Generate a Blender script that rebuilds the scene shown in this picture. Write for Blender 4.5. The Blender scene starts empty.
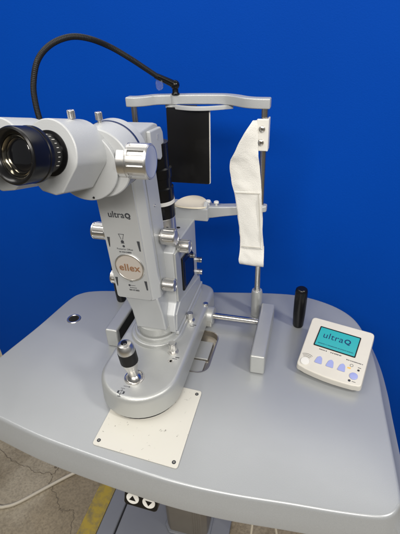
import bpy, bmesh, math, random
from mathutils import Vector, Matrix, noise
random.seed(7)
C = bpy.context.scene
COL = C.collection
R = math.radians
PI = math.pi

# ------------------------------------------------------------------ camera
cam_d = bpy.data.cameras.new("camera")
cam = bpy.data.objects.new("camera", cam_d)
COL.objects.link(cam)
cam_d.sensor_fit = 'VERTICAL'
cam_d.sensor_height = 24.0
cam_d.lens = 419.0 / 534.0 * 24.0
cam_d.clip_start = 0.01
cam_d.clip_end = 100
_x = Vector((0.96635526, 0.25482917, -0.03492276))
_d = Vector((0.10455116, -0.51321864, -0.851866))
_f = Vector((-0.23500332, 0.81955398, -0.52259422))
cam.matrix_world = Matrix(((_x.x, -_d.x, -_f.x, 0.0831166),
                           (_x.y, -_d.y, -_f.y, -0.7029736),
                           (_x.z, -_d.z, -_f.z, 0.55),
                           (0, 0, 0, 1)))
C.camera = cam

# ------------------------------------------------------------------ light
W = bpy.data.worlds.new("World")
C.world = W
W.use_nodes = True
W.node_tree.nodes["Background"].inputs[0].default_value = (0.92, 0.96, 1.0, 1)
W.node_tree.nodes["Background"].inputs[1].default_value = 0.14


def area(name, loc, target, sx, sy, power, col):
    l = bpy.data.lights.new(name, 'AREA')
    l.shape = 'RECTANGLE'
    l.size, l.size_y = sx, sy
    l.energy = power
    l.color = col
    o = bpy.data.objects.new(name, l)
    COL.objects.link(o)
    o.location = loc
    o.rotation_euler = (Vector(target) - Vector(loc)).to_track_quat('-Z', 'Y').to_euler()
    return o


area("ceiling_lamp", (-1.0, -0.55, 1.75), (-0.3, 0.1, 0.0), 1.3, 0.35, 14, (1.0, 0.97, 0.92))
area("ceiling_lamp", (0.10, -1.65, 1.40), (-0.05, -0.2, -0.05), 1.5, 0.4, 36, (1.0, 0.95, 0.88))
area("ceiling_lamp", (-0.15, 0.95, 1.80), (-0.1, -0.15, 0.0), 2.6, 0.9, 19, (1.0, 0.97, 0.93))
area("ceiling_lamp", (1.25, -0.70, 1.35), (0.0, -0.15, 0.05), 0.22, 0.45, 16, (1.0, 0.97, 0.92))
C.view_settings.view_transform = 'Standard'
C.view_settings.look = 'None'
C.view_settings.exposure = 0
C.view_settings.gamma = 1


# ------------------------------------------------------------------ materials
def mat(name, col, rough=0.5, metal=0.0, noise_scale=0, noise_amt=0.0, bump=0.0, bump_scale=200,
        coat=0.0, spec=0.5, rough_var=0.0, trans=0.0):
    m = bpy.data.materials.new(name)
    m.use_nodes = True
    nt = m.node_tree
    b = nt.nodes["Principled BSDF"]
    b.inputs["Base Color"].default_value = (*col, 1)
    b.inputs["Roughness"].default_value = rough
    b.inputs["Metallic"].default_value = metal
    b.inputs["Coat Weight"].default_value = coat
    b.inputs["Coat Roughness"].default_value = 0.15
    b.inputs["Specular IOR Level"].default_value = spec
    b.inputs["Transmission Weight"].default_value = trans
    tc = nt.nodes.new("ShaderNodeTexCoord")
    if noise_scale:
        n = nt.nodes.new("ShaderNodeTexNoise")
        n.inputs["Scale"].default_value = noise_scale
        n.inputs["Detail"].default_value = 5
        nt.links.new(tc.outputs["Object"], n.inputs["Vector"])
        mx = nt.nodes.new("ShaderNodeMix")
        mx.data_type = 'RGBA'
        mx.inputs[6].default_value = (*[c * (1 - noise_amt) for c in col], 1)
        mx.inputs[7].default_value = (*[min(1, c * (1 + noise_amt)) for c in col], 1)
        nt.links.new(n.outputs["Fac"], mx.inputs[0])
        nt.links.new(mx.outputs[2], b.inputs["Base Color"])
    if rough_var:
        n3 = nt.nodes.new("ShaderNodeTexNoise")
        n3.inputs["Scale"].default_value = 22
        n3.inputs["Detail"].default_value = 6
        nt.links.new(tc.outputs["Object"], n3.inputs["Vector"])
        mr = nt.nodes.new("ShaderNodeMapRange")
        mr.inputs[3].default_value = max(0, rough - rough_var)
        mr.inputs[4].default_value = rough + rough_var
        nt.links.new(n3.outputs["Fac"], mr.inputs[0])
        nt.links.new(mr.outputs[0], b.inputs["Roughness"])
    if bump:
        n2 = nt.nodes.new("ShaderNodeTexNoise")
        n2.inputs["Scale"].default_value = bump_scale
        n2.inputs["Detail"].default_value = 3
        nt.links.new(tc.outputs["Object"], n2.inputs["Vector"])
        bp = nt.nodes.new("ShaderNodeBump")
        bp.inputs["Strength"].default_value = bump
        bp.inputs["Distance"].default_value = 0.001
        nt.links.new(n2.outputs["Fac"], bp.inputs["Height"])
        nt.links.new(bp.outputs[0], b.inputs["Normal"])
    return m


PAINT = mat("silver_paint", (0.45, 0.465, 0.475), 0.40, 0.28, 14, 0.04, 0.22, 1100, rough_var=0.06)
CAST = mat("cast_silver_paint", (0.45, 0.46, 0.45), 0.36, 0.45, 12, 0.05, 0.26, 1000, rough_var=0.07)
PALE = mat("pale_grey_paint", (0.44, 0.455, 0.465), 0.40, 0.05, 12, 0.04, 0.2, 1100, rough_var=0.06)
IVORY = mat("ivory_plastic", (0.60, 0.575, 0.515), 0.42, 0, 34, 0.05, 0.12, 900)
WHITE = mat("white_plastic", (0.70, 0.69, 0.65), 0.35, 0, 15, 0.03)
STEEL = mat("brushed_steel", (0.66, 0.64, 0.61), 0.24, 1.0, 40, 0.08, 0.05, 500, rough_var=0.08)
SATIN = mat("satin_aluminium", (0.64, 0.63, 0.61), 0.33, 1.0, 40, 0.06, 0.05, 600, rough_var=0.06)
CHROME = mat("polished_chrome", (0.82, 0.82, 0.82), 0.10, 1.0)
BLACK = mat("black_paint", (0.005, 0.005, 0.0055), 0.25, 0, 20, 0.2, spec=0.3, rough_var=0.06)
RUBBER = mat("black_rubber", (0.007, 0.007, 0.0075), 0.5, 0, 60, 0.3, 0.2, 600, spec=0.3)
DARK = mat("dark_gap", (0.006, 0.006, 0.007), 0.7)
INK = mat("grey_ink", (0.035, 0.038, 0.045), 0.6)
COPPER = mat("bronze_ink", (0.27, 0.145, 0.08), 0.45, 0.2)
NAVY = mat("navy_band", (0.012, 0.022, 0.065), 0.35)
EMBLEM = mat("pearl_emblem", (0.56, 0.52, 0.48), 0.32, 0.35)
LILAC = mat("lilac_button", (0.30, 0.34, 0.62), 0.45)
GLASSBLUE = mat("blue_grey_disc", (0.40, 0.44, 0.54), 0.3, 0.5, 30, 0.15)
LENS = mat("lens_glass", (0.004, 0.004, 0.005), 0.03, 0.0, spec=0.6, coat=0.4)
GOLD = mat("gold_reflection_ring", (0.75, 0.68, 0.52), 0.12, 1.0)  # gold tone stands in for the arcs reflected by the coated lens
CREAM = mat("chin_cup_plastic", (0.66, 0.60, 0.47), 0.4, 0, 18, 0.04)
COLUMN_BROWN = mat("brown_anodised_metal", (0.26, 0.23, 0.185), 0.42, 0.5, 30, 0.08)
BASEGREY = mat("blue_grey_base", (0.215, 0.225, 0.25), 0.45, 0.1, 12, 0.06)
CABLE = mat("beige_cable", (0.55, 0.50, 0.40), 0.5)
STITCH = mat("stitching", (0.55, 0.53, 0.47), 0.8)
TAN = mat("bare_metal_tray", (0.50, 0.46, 0.40), 0.25, 0.85, 14, 0.2)
CLEAR = mat("clear_plastic", (0.9, 0.93, 0.95), 0.08, 0, trans=0.95)


def mat_table():
    m = mat("table_laminate", (0.30, 0.315, 0.345), 0.27, 0.28, 0, 0, 0.06, 650, rough_var=0.05, spec=0.5)
    nt = m.node_tree
    b = nt.nodes["Principled BSDF"]
    tc = nt.nodes.new("ShaderNodeTexCoord")
    n = nt.nodes.new("ShaderNodeTexNoise")
    n.inputs["Scale"].default_value = 1500
    n.inputs["Detail"].default_value = 2
    nt.links.new(tc.outputs["Object"], n.inputs["Vector"])
    n2 = nt.nodes.new("ShaderNodeTexNoise")
    n2.inputs["Scale"].default_value = 9
    n2.inputs["Detail"].default_value = 6
    nt.links.new(tc.outputs["Object"], n2.inputs["Vector"])
    r1 = nt.nodes.new("ShaderNodeValToRGB")
    r1.color_ramp.elements[0].position = 0.35
    r1.color_ramp.elements[0].color = (0.345, 0.360, 0.370, 1)
    r1.color_ramp.elements[1].position = 0.68
    r1.color_ramp.elements[1].color = (0.40, 0.415, 0.427, 1)
    nt.links.new(n.outputs["Fac"], r1.inputs[0])
    r2 = nt.nodes.new("ShaderNodeValToRGB")
    r2.color_ramp.elements[0].color = (0.94, 0.94, 0.94, 1)
    r2.color_ramp.elements[1].color = (1.05, 1.05, 1.05, 1)
    nt.links.new(n2.outputs["Fac"], r2.inputs[0])
    mx = nt.nodes.new("ShaderNodeMix")
    mx.data_type = 'RGBA'
    mx.blend_type = 'MULTIPLY'
    mx.inputs[0].default_value = 1
    nt.links.new(r1.outputs[0], mx.inputs[6])
    nt.links.new(r2.outputs[0], mx.inputs[7])
    nt.links.new(mx.outputs[2], b.inputs["Base Color"])
    mp = nt.nodes.new("ShaderNodeMapping")
    mp.inputs["Scale"].default_value = (6, 16, 6)
    mp.inputs["Rotation"].default_value = (0, 0, 0.5)
    nt.links.new(tc.outputs["Object"], mp.inputs["Vector"])
    n4 = nt.nodes.new("ShaderNodeTexNoise")
    n4.inputs["Scale"].default_value = 2.2
    n4.inputs["Detail"].default_value = 9
    n4.inputs["Distortion"].default_value = 1.2
    nt.links.new(mp.outputs[0], n4.inputs["Vector"])
    mr = nt.nodes.new("ShaderNodeMapRange")
    mr.inputs[1].default_value = 0.3
    mr.inputs[2].default_value = 0.7
    mr.inputs[3].default_value = 0.315
    mr.inputs[4].default_value = 0.345
    nt.links.new(n4.outputs["Fac"], mr.inputs[0])
    nt.links.new(mr.outputs[0], b.inputs["Roughness"])
    return m


TABLE = mat_table()


def mat_wall():
    m = mat("blue_wall_paint", (0.0005, 0.052, 0.36), 0.65, 0, 3.0, 0.09, 0.24, 420, spec=0.05)
    return m


WALL = mat_wall()


def mat_floor():
    m = bpy.data.materials.new("worn_concrete")
    m.use_nodes = True
    nt = m.node_tree
    b = nt.nodes["Principled BSDF"]
    b.inputs["Roughness"].default_value = 0.8
    tc = nt.nodes.new("ShaderNodeTexCoord")
    n1 = nt.nodes.new("ShaderNodeTexNoise")
    n1.inputs["Scale"].default_value = 7
    n1.inputs["Detail"].default_value = 10
    n1.inputs["Roughness"].default_value = 0.65
    nt.links.new(tc.outputs["Object"], n1.inputs["Vector"])
    r1 = nt.nodes.new("ShaderNodeValToRGB")
    r1.color_ramp.elements[0].position = 0.3
    r1.color_ramp.elements[0].color = (0.27, 0.23, 0.165, 1)
    r1.color_ramp.elements[1].position = 0.72
    r1.color_ramp.elements[1].color = (0.43, 0.375, 0.28, 1)
    nt.links.new(n1.outputs["Fac"], r1.inputs[0])
    n2 = nt.nodes.new("ShaderNodeTexNoise")
    n2.inputs["Scale"].default_value = 160
    n2.inputs["Detail"].default_value = 5
    nt.links.new(tc.outputs["Object"], n2.inputs["Vector"])
    r2 = nt.nodes.new("ShaderNodeValToRGB")
    r2.color_ramp.elements[0].position = 0.3
    r2.color_ramp.elements[0].color = (0.78, 0.78, 0.78, 1)
    r2.color_ramp.elements[1].position = 0.6
    r2.color_ramp.elements[1].color = (1.08, 1.08, 1.08, 1)
    nt.links.new(n2.outputs["Fac"], r2.inputs[0])
    mx = nt.nodes.new("ShaderNodeMix")
    mx.data_type = 'RGBA'
    mx.blend_type = 'MULTIPLY'
    mx.inputs[0].default_value = 1
    nt.links.new(r1.outputs[0], mx.inputs[6])
    nt.links.new(r2.outputs[0], mx.inputs[7])
    nt.links.new(mx.outputs[2], b.inputs["Base Color"])
    n5 = nt.nodes.new("ShaderNodeTexNoise")
    n5.inputs["Scale"].default_value = 3.2
    n5.inputs["Detail"].default_value = 7
    n5.inputs["Distortion"].default_value = 0.8
    nt.links.new(tc.outputs["Object"], n5.inputs["Vector"])
    r5 = nt.nodes.new("ShaderNodeValToRGB")
    r5.color_ramp.elements[0].position = 0.36
    r5.color_ramp.elements[0].color = (0.72, 0.68, 0.62, 1)
    r5.color_ramp.elements[1].position = 0.56
    r5.color_ramp.elements[1].color = (1.03, 1.03, 1.03, 1)
    nt.links.new(n5.outputs["Fac"], r5.inputs[0])
    mx5 = nt.nodes.new("ShaderNodeMix")
    mx5.data_type = 'RGBA'
    mx5.blend_type = 'MULTIPLY'
    mx5.inputs[0].default_value = 1
    nt.links.new(mx.outputs[2], mx5.inputs[6])
    nt.links.new(r5.outputs[0], mx5.inputs[7])
    nt.links.new(mx5.outputs[2], b.inputs["Base Color"])
    bp = nt.nodes.new("ShaderNodeBump")
    bp.inputs["Strength"].default_value = 0.4
    bp.inputs["Distance"].default_value = 0.004
    nt.links.new(n2.outputs["Fac"], bp.inputs["Height"])
    nt.links.new(bp.outputs[0], b.inputs["Normal"])
    return m


CONCRETE = mat_floor()


def mat_worn(name, col, under, scale, lo, hi):
    m = mat(name, col, 0.7)
    nt = m.node_tree
    b = nt.nodes["Principled BSDF"]
    tc = nt.nodes.new("ShaderNodeTexCoord")
    n = nt.nodes.new("ShaderNodeTexNoise")
    n.inputs["Scale"].default_value = scale
    n.inputs["Detail"].default_value = 8
    n.inputs["Roughness"].default_value = 0.7
    nt.links.new(tc.outputs["Object"], n.inputs["Vector"])
    r = nt.nodes.new("ShaderNodeValToRGB")
    r.color_ramp.elements[0].position = lo
    r.color_ramp.elements[0].color = (*under, 1)
    r.color_ramp.elements[1].position = hi
    r.color_ramp.elements[1].color = (*col, 1)
    nt.links.new(n.outputs["Fac"], r.inputs[0])
    nt.links.new(r.outputs[0], b.inputs["Base Color"])
    return m


YELLOW = mat_worn("worn_yellow_paint", (0.40, 0.29, 0.04), (0.20, 0.165, 0.085), 38, 0.34, 0.58)
CRACK = mat("dark_crack_strip", (0.15, 0.122, 0.088), 0.9)  # flat dark brown strips drawn along the floor cracks
PLATE = mat_worn("speckled_cream_paint", (0.59, 0.575, 0.515), (0.20, 0.19, 0.17), 105, 0.34, 0.36)
PLATE.node_tree.nodes["Principled BSDF"].inputs["Roughness"].default_value = 0.4
SMUDGE = mat_worn("smudged_black", (0.0045, 0.0043, 0.0042), (0.012, 0.0115, 0.011), 11, 0.30, 0.5)
SMUDGE.node_tree.nodes["Principled BSDF"].inputs["Roughness"].default_value = 0.3


def mat_cloth():
    m = mat("white_towelling", (0.76, 0.75, 0.71), 0.95, 0, 45, 0.05, 1.0, 900, spec=0.1)
    m.node_tree.nodes["Principled BSDF"].inputs["Sheen Weight"].default_value = 0.2
    return m


CLOTH = mat_cloth()


def mat_screen():
    m = mat("teal_lcd", (0.02, 0.24, 0.26), 0.25)
    nt = m.node_tree
    b = nt.nodes["Principled BSDF"]
    b.inputs["Emission Color"].default_value = (0.01, 0.27, 0.28, 1)
    b.inputs["Emission Strength"].default_value = 0.5
    return m


SCREEN = mat_screen()
LCDINK = mat("lcd_ink", (0.006, 0.035, 0.11), 0.4)
LCDFAINT = mat("lcd_faint_ink", (0.008, 0.11, 0.15), 0.4)


# ------------------------------------------------------------------ mesh helpers
def merge(dst, src, mtx=None):
    if mtx is not None:
        bmesh.ops.transform(src, matrix=mtx, verts=src.verts)
    me = bpy.data.meshes.new("tmp")
    src.to_mesh(me)
    src.free()
    dst.from_mesh(me)
    bpy.data.meshes.remove(me)
    return dst


def bevel_bm(bm, r, seg=3, ang=28):
    bmesh.ops.recalc_face_normals(bm, faces=bm.faces)
    es = [e for e in bm.edges if len(e.link_faces) == 2 and e.calc_face_angle(0) > R(ang)]
    if es and r > 0:
        bmesh.ops.bevel(bm, geom=es, offset=r, segments=seg, profile=0.5, affect='EDGES', clamp_overlap=True)
    return bm


def box(x0, x1, y0, y1, z0, z1, r=0.0, seg=3):
    bm = bmesh.new()
    bmesh.ops.create_cube(bm, size=1)
    for v in bm.verts:
        v.co = Vector(((x0 + x1) / 2 + v.co.x * (x1 - x0), (y0 + y1) / 2 + v.co.y * (y1 - y0),
                       (z0 + z1) / 2 + v.co.z * (z1 - z0)))
    return bevel_bm(bm, r, seg)


def prism(pts, a0, a1, axis='z', r=0.0, seg=3, ang=28):
    """extrude a 2-D outline; axis z: (u,v), axis u: (v,z), axis v: (u,z)"""
    bm = bmesh.new()

    def P(p, h):
        if axis == 'z':
            return (p[0], p[1], h)
        if axis == 'u':
            return (h, p[0], p[1])
        return (p[0], h, p[1])
    A = [bm.verts.new(P(p, a0)) for p in pts]
    B = [bm.verts.new(P(p, a1)) for p in pts]
    n = len(pts)
    bm.faces.new(A)
    bm.faces.new(B[::-1])
    for i in range(n):
        bm.faces.new((A[i], A[(i + 1) % n], B[(i + 1) % n], B[i]))
    return bevel_bm(bm, r, seg, ang)


def axis_matrix(origin, axis):
    z = Vector(axis).normalized()
    ref = Vector((0, 0, 1)) if abs(z.z) < 0.95 else Vector((0, 1, 0))
    x = ref.cross(z).normalized()
    y = z.cross(x)
    o = Vector(origin)
    return Matrix(((x.x, y.x, z.x, o.x), (x.y, y.y, z.y, o.y), (x.z, y.z, z.z, o.z), (0, 0, 0, 1)))


def lathe(prof, origin=(0, 0, 0), axis=(0, 0, 1), seg=48, flutes=None):
    """prof: list of (r, h). flutes = (count, depth, h0, h1) cuts grips round the barrel"""
    bm = bmesh.new()
    rings = []
    for (r, h) in prof:
        if r < 1e-7:
            rings.append([bm.verts.new((0, 0, h))])
            continue
        ring = []
        for i in range(seg):
            t = 2 * PI * i / seg
            rr = r
            if flutes and flutes[2] <= h <= flutes[3]:
                ph = (t * flutes[0] / (2 * PI)) % 1.0
                if ph > 0.62:
                    rr = r - flutes[1]
            ring.append(bm.verts.new((rr * math.cos(t), rr * math.sin(t), h)))
        rings.append(ring)
    for a, b in zip(rings[:-1], rings[1:]):
        if len(a) == 1 and len(b) == 1:
            continue
        for i in range(seg):
            j = (i + 1) % seg
            if len(a) == 1:
                bm.faces.new((a[0], b[i], b[j]))
            elif len(b) == 1:
                bm.faces.new((a[j], a[i], b[0]))
            else:
                bm.faces.new((a[i], a[j], b[j], b[i]))
    bmesh.ops.recalc_face_normals(bm, faces=bm.faces)
    bmesh.ops.transform(bm, matrix=axis_matrix(origin, axis), verts=bm.verts)
    return bm


def cyl(r, h0, h1, origin, axis, seg=40, ch=0.0):
    c = ch
    return lathe([(0, h0), (r - c, h0), (r, h0 + c), (r, h1 - c), (r - c, h1), (0, h1)], origin, axis, seg)


def catmull(pts, n=10, closed=False):
    P = [Vector(p) for p in pts]
    out = []
    m = len(P)
    rng = range(m) if closed else range(m - 1)
    for i in rng:
        if closed:
            p0, p1, p2, p3 = P[i - 1], P[i], P[(i + 1) % m], P[(i + 2) % m]
        else:
            p0, p1, p2, p3 = P[max(i - 1, 0)], P[i], P[i + 1], P[min(i + 2, m - 1)]
        for k in range(n):
            t = k / n
            out.append(0.5 * ((2 * p1) + (-p0 + p2) * t + (2 * p0 - 5 * p1 + 4 * p2 - p3) * t * t +
                              (-p0 + 3 * p1 - 3 * p2 + p3) * t ** 3))
    if not closed:
        out.append(P[-1])
    return out


def tube(pts, rad, seg=12, caps=True):
    """rad: number or function of (i, n)"""
    bm = bmesh.new()
    n = len(pts)
    P = [Vector(p) for p in pts]
    T = [(P[min(i + 1, n - 1)] - P[max(i - 1, 0)]).normalized() for i in range(n)]
    nrm = T[0].orthogonal().normalized()
    rings = []
    for i in range(n):
        nrm = (nrm - T[i] * nrm.dot(T[i])).normalized()
        bn = T[i].cross(nrm)
        r = rad(i, n) if callable(rad) else rad
        rings.append([bm.verts.new(P[i] + (nrm * math.cos(2 * PI * k / seg) + bn * math.sin(2 * PI * k / seg)) * r)
                      for k in range(seg)])
    for a, b in zip(rings[:-1], rings[1:]):
        for k in range(seg):
            bm.faces.new((a[k], a[(k + 1) % seg], b[(k + 1) % seg], b[k]))
    if caps:
        bm.faces.new(rings[0][::-1])
        bm.faces.new(rings[-1])
    bmesh.ops.recalc_face_normals(bm, faces=bm.faces)
    return bm


def obj(name, bm, m, parent=None, sharp=38, weighted=True):
    if isinstance(bm, (list, tuple)):
        t = bmesh.new()
        for b in bm:
            merge(t, b)
        bm = t
    me = bpy.data.meshes.new(name)
    bm.to_mesh(me)
    bm.free()
    me.materials.append(m)
    for p in me.polygons:
        p.use_smooth = True
    me.set_sharp_from_angle(angle=R(sharp))
    o = bpy.data.objects.new(name, me)
    COL.objects.link(o)
    if parent is not None:
        o.parent = parent
    if weighted:
        w = o.modifiers.new("weighted", 'WEIGHTED_NORMAL')
        w.keep_sharp = True
    return o


def tag(o, label=None, cat=None, group=None, kind=None):
    if label:
        o["label"] = label
    if cat:
        o["category"] = cat
    if group:
        o["group"] = group
    if kind:
        o["kind"] = kind
    return o


def thing(name, label, cat, group=None):
    o = bpy.data.objects.new(name, None)
    o.empty_display_size = 0.02
    COL.objects.link(o)
    return tag(o, label, cat, group)


def text_bm(s, size, mtx, depth=0.0003, bold=0.0, spacing=1.0):
    cu = bpy.data.curves.new("t", 'FONT')
    cu.body = s
    cu.size = size
    cu.extrude = depth
    cu.offset = bold
    cu.align_x = 'CENTER'
    cu.align_y = 'CENTER'
    cu.space_character = spacing
    o = bpy.data.objects.new("t", cu)
    COL.objects.link(o)
    dg = bpy.context.evaluated_depsgraph_get()
    me = bpy.data.meshes.new_from_object(o.evaluated_get(dg))
    bm = bmesh.new()
    bm.from_mesh(me)
    bmesh.ops.transform(bm, matrix=mtx, verts=bm.verts)
    bpy.data.objects.remove(o)
    bpy.data.curves.remove(cu)
    bpy.data.meshes.remove(me)
    return bm


def frame(o, x, y):
    x = Vector(x).normalized()
    y = Vector(y)
    y = (y - x * y.dot(x)).normalized()
    z = x.cross(y)
    o = Vector(o)
    return Matrix(((x.x, y.x, z.x, o.x), (x.y, y.y, z.y, o.y), (x.z, y.z, z.z, o.z), (0, 0, 0, 1)))


# ------------------------------------------------------------------ setting
FZ = -0.66
bm = bmesh.new()
bmesh.ops.create_grid(bm, x_segments=2, y_segments=2, size=6, matrix=Matrix.Translation((0, 0, FZ)))
tag(obj("floor", bm, CONCRETE, weighted=False), "worn beige concrete floor with cracks under the table", kind='structure')
tag(obj("wall", box(-0.962, 3.0, 0.22, 0.34, FZ + 0.002, 0.78, 0.002), WALL),
    "plain blue painted wall behind the table", kind='structure')
tag(obj("floor_marking", box(-0.435, -0.384, -1.6, 0.215, FZ + 0.003, FZ + 0.0045), YELLOW),
    "worn yellow line painted on the concrete floor", kind='structure')


def crack(pts, w):
    bm = bmesh.new()
    dense = []
    for a, b in zip(pts[:-1], pts[1:]):
        n = 7
        for k in range(n):
            t = k / n
            dense.append(Vector((a[0] + (b[0] - a[0]) * t + random.uniform(-1, 1) * 0.0035,
                                 a[1] + (b[1] - a[1]) * t + random.uniform(-1, 1) * 0.0035, 0)))
    dense.append(Vector((pts[-1][0], pts[-1][1], 0)))
    prev = None
    for i, p in enumerate(dense):
        q = dense[min(i + 1, len(dense) - 1)] - dense[max(i - 1, 0)]
        nn = Vector((-q.y, q.x, 0)).normalized()
        ww = w * random.uniform(0.35, 1.2) * (0.3 if i in (0, len(dense) - 1) else 1)
        a = bm.verts.new((p.x + nn.x * ww, p.y + nn.y * ww, FZ + 0.0015))
        b = bm.verts.new((p.x - nn.x * ww, p.y - nn.y * ww, FZ + 0.0015))
        if prev:
            bm.faces.new((prev[0], prev[1], b, a))
        prev = (a, b)
    bmesh.ops.recalc_face_normals(bm, faces=bm.faces)
    return bm


cr = [crack([(-0.818, -0.044), (-0.749, -0.075), (-0.678, -0.083), (-0.652, -0.094), (-0.607, -0.083),
             (-0.596, -0.090), (-0.585, -0.058), (-0.54, -0.03), (-0.50, 0.03)], 0.0010),
      crack([(-0.596, -0.090), (-0.585, -0.12), (-0.551, -0.141), (-0.521, -0.173), (-0.506, -0.180), (-0.478, -0.166),
             (-0.462, -0.2), (-0.45, -0.24)], 0.0008)]
hole = bmesh.new()
bmesh.ops.create_circle(hole, cap_ends=True, radius=0.0045, segments=9, matrix=Matrix.Translation((-0.60, -0.062, FZ + 0.0016)))
cr.append(hole)
tag(obj("floor_crack", cr, CRACK, weighted=False), "dark crack running through the concrete floor", kind='structure')

cab = catmull([(-0.40, 0.02, FZ + 0.006), (-0.47, -0.02, FZ + 0.006), (-0.529, -0.068, FZ + 0.006), (-0.582, -0.123, FZ + 0.006),
               (-0.641, -0.187, FZ + 0.006), (-0.672, -0.208, FZ + 0.006), (-0.70, -0.213, FZ + 0.006), (-0.80, -0.20, FZ + 0.006), (-1.0, -0.12, FZ + 0.006)], 8)
tag(obj("floor_cable", tube(cab, 0.0050, 10), CABLE), "beige cable lying across the cracked concrete floor", "cable")

# ------------------------------------------------------------------ instrument table
table = thing("instrument_table", "grey instrument table with rounded corners carrying the eye microscope", "table")
ctrl = [(-0.417, -0.038), (-0.432, -0.135), (-0.452, -0.234), (-0.460, -0.290), (-0.452, -0.325), (-0.425, -0.340), (-0.369, -0.351),
        (-0.287, -0.367), (-0.217, -0.376), (-0.132, -0.384), (-0.055, -0.389), (0.020, -0.388), (0.100, -0.382), (0.160, -0.378),
        (0.205, -0.373), (0.222, -0.367), (0.232, -0.355), (0.2355, -0.337), (0.232, -0.246), (0.229, -0.180), (0.227, -0.126), (0.220, -0.060),
        (0.204, 0.005), (0.180, 0.042), (0.140, 0.068), (0.086, 0.083), (0.03, 0.081), (-0.060, 0.066), (-0.190, 0.041), (-0.316, 0.018),
        (-0.372, 0.006), (-0.402, -0.009)]
outl = [Vector((p.x, p.y)) for p in catmull([(a, b, 0) for a, b in ctrl], 6, True)]
NN = len(outl)


def offs(pts, d):
    out = []
    n = len(pts)
    for i in range(n):
        t = (pts[(i + 1) % n] - pts[i - 1]).normalized()
        w = 1.6 if (d > 0.011 and t.y > 0.7 and pts[i].x > 0.2) else 1.0
        out.append(pts[i] + Vector((t.y, -t.x)) * d * w)
    return out


def rrect(cx, cy, w, h, r, n=6):
    pts = []
    for (sx, sy, a0) in ((1, 1, 0), (-1, 1, 90), (-1, -1, 180), (1, -1, 270)):
        for k in range(n + 1):
            a = R(a0 + 90 * k / n)
            pts.append((cx + sx * (w / 2 - r) + r * math.cos(a), cy + sy * (h / 2 - r) + r * math.sin(a)))
    return pts


slot = [Vector(p) for p in rrect(-0.098, -0.1325, 0.074, 0.112, 0.020)]
holec = Vector((-0.3735, -0.098))
hole_pts = [holec + Vector((math.cos(2 * PI * k / 32), math.sin(2 * PI * k / 32))) * 0.0115 for k in range(32)]
bm = bmesh.new()


def loop(pts, z):
    vs = [bm.verts.new((p[0], p[1], z)) for p in pts]
    return vs


def loop_edges(vs):
    return [bm.edges.new((vs[i], vs[(i + 1) % len(vs)])) for i in range(len(vs))]


def bridge(a, b):
    n = len(a)
    for i in range(n):
        bm.faces.new((a[i], a[(i + 1) % n], b[(i + 1) % n], b[i]))


top = loop(outl, 0)
L1 = loop(slot, 0)
L2 = loop(hole_pts, 0)
bmesh.ops.triangle_fill(bm, use_beauty=True, use_dissolve=False, edges=loop_edges(top) + loop_edges(L1) + loop_edges(L2))
prev = top
for d, z in ((0.0016, -0.0003), (0.0032, -0.0013), (0.0045, -0.0030), (0.0054, -0.0056), (0.0105, -0.021), (0.0158, -0.0385), (0.0160, -0.0412), (0.0142, -0.0430)):
    cur = loop(offs(outl, d), z)
    bridge(prev, cur)
    prev = cur
bot = prev
L1b = loop(slot, -0.043)
L2b = loop(hole_pts, -0.043)
bridge(L1, L1b)
bridge(L2, L2b)
es = []
for vs in (bot, L1b, L2b):
    for i in range(len(vs)):
        e = bm.edges.get((vs[i], vs[(i + 1) % len(vs)])) or bm.edges.new((vs[i], vs[(i + 1) % len(vs)]))
        es.append(e)
bmesh.ops.triangle_fill(bm, use_beauty=True, use_dissolve=False, edges=es)
bmesh.ops.recalc_face_normals(bm, faces=bm.faces)
obj("table_top", bm, TABLE, table, sharp=30, weighted=False)
# recessed tray under the base
bm = bmesh.new()
si = [p.copy() for p in offs(slot, -0.0006)]
si2 = offs(slot, -0.006)
a = loop(si, 0.0006)
b = loop(si, -0.008)
c_ = loop(offs(slot, -0.002), -0.0105)
d_ = loop(si2, -0.0115)
bridge(a, b)
bridge(b, c_)
bridge(c_, d_)
bm.faces.new(d_)
a2 = loop(offs(slot, 0.0016), 0.0007)
bridge(a2, a)
bmesh.ops.recalc_face_normals(bm, faces=bm.faces)
tr = obj("recessed_tray", bm, TAN, table, weighted=False)
obj("tray_plate", [box(-0.118, -0.0690, -0.146, -0.098, -0.0108, -0.0070, 0.0012), box(-0.118, -0.0720, -0.180, -0.149, -0.0108, -0.0085, 0.0012)], CAST, tr)
# cable hole
gr = obj("cable_grommet", lathe([(0.0108, -0.03), (0.0108, 0.0008), (0.0115, 0.0016), (0.0140, 0.0016), (0.0150, 0.0004), (0.0150, 0.0002)],
                                (holec.x, holec.y, 0), (0, 0, 1), 40), SATIN, table)
obj("hole_cap", cyl(0.0107, -0.032, -0.022, (holec.x, holec.y, 0), (0, 0, 1), 32), DARK, gr)
# pedestal
ped = obj("lift_column", [prism([(-0.195, -0.152), (-0.182, -0.166), (-0.097, -0.166), (-0.084, -0.152), (-0.084, -0.05), (-0.195, -0.05)], -0.6305, -0.0435, 'z', 0.003)] +
          [box(-0.179 + k * 0.006, -0.1775 + k * 0.006, -0.1668, -0.160, -0.630, -0.047) for k in (10, 11, 12, 13)], COLUMN_BROWN, table)
obj("column_collar", prism([(-0.201, -0.155), (-0.185, -0.172), (-0.094, -0.172), (-0.078, -0.155), (-0.078, -0.04), (-0.201, -0.04)], -0.6385, -0.630, 'z', 0.002), BASEGREY, ped)
bp = obj("pedestal_base", [box(-0.377, -0.331, -0.42, 0.14, FZ + 0.002, FZ + 0.022, 0.004), box(-0.327, -0.03, -0.42, 0.14, FZ + 0.002, FZ + 0.0215, 0.004)], BASEGREY, table)
obj("base_gap_liner", box(-0.332, -0.326, -0.415, 0.13, FZ + 0.002, FZ + 0.012), DARK, bp)
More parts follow.
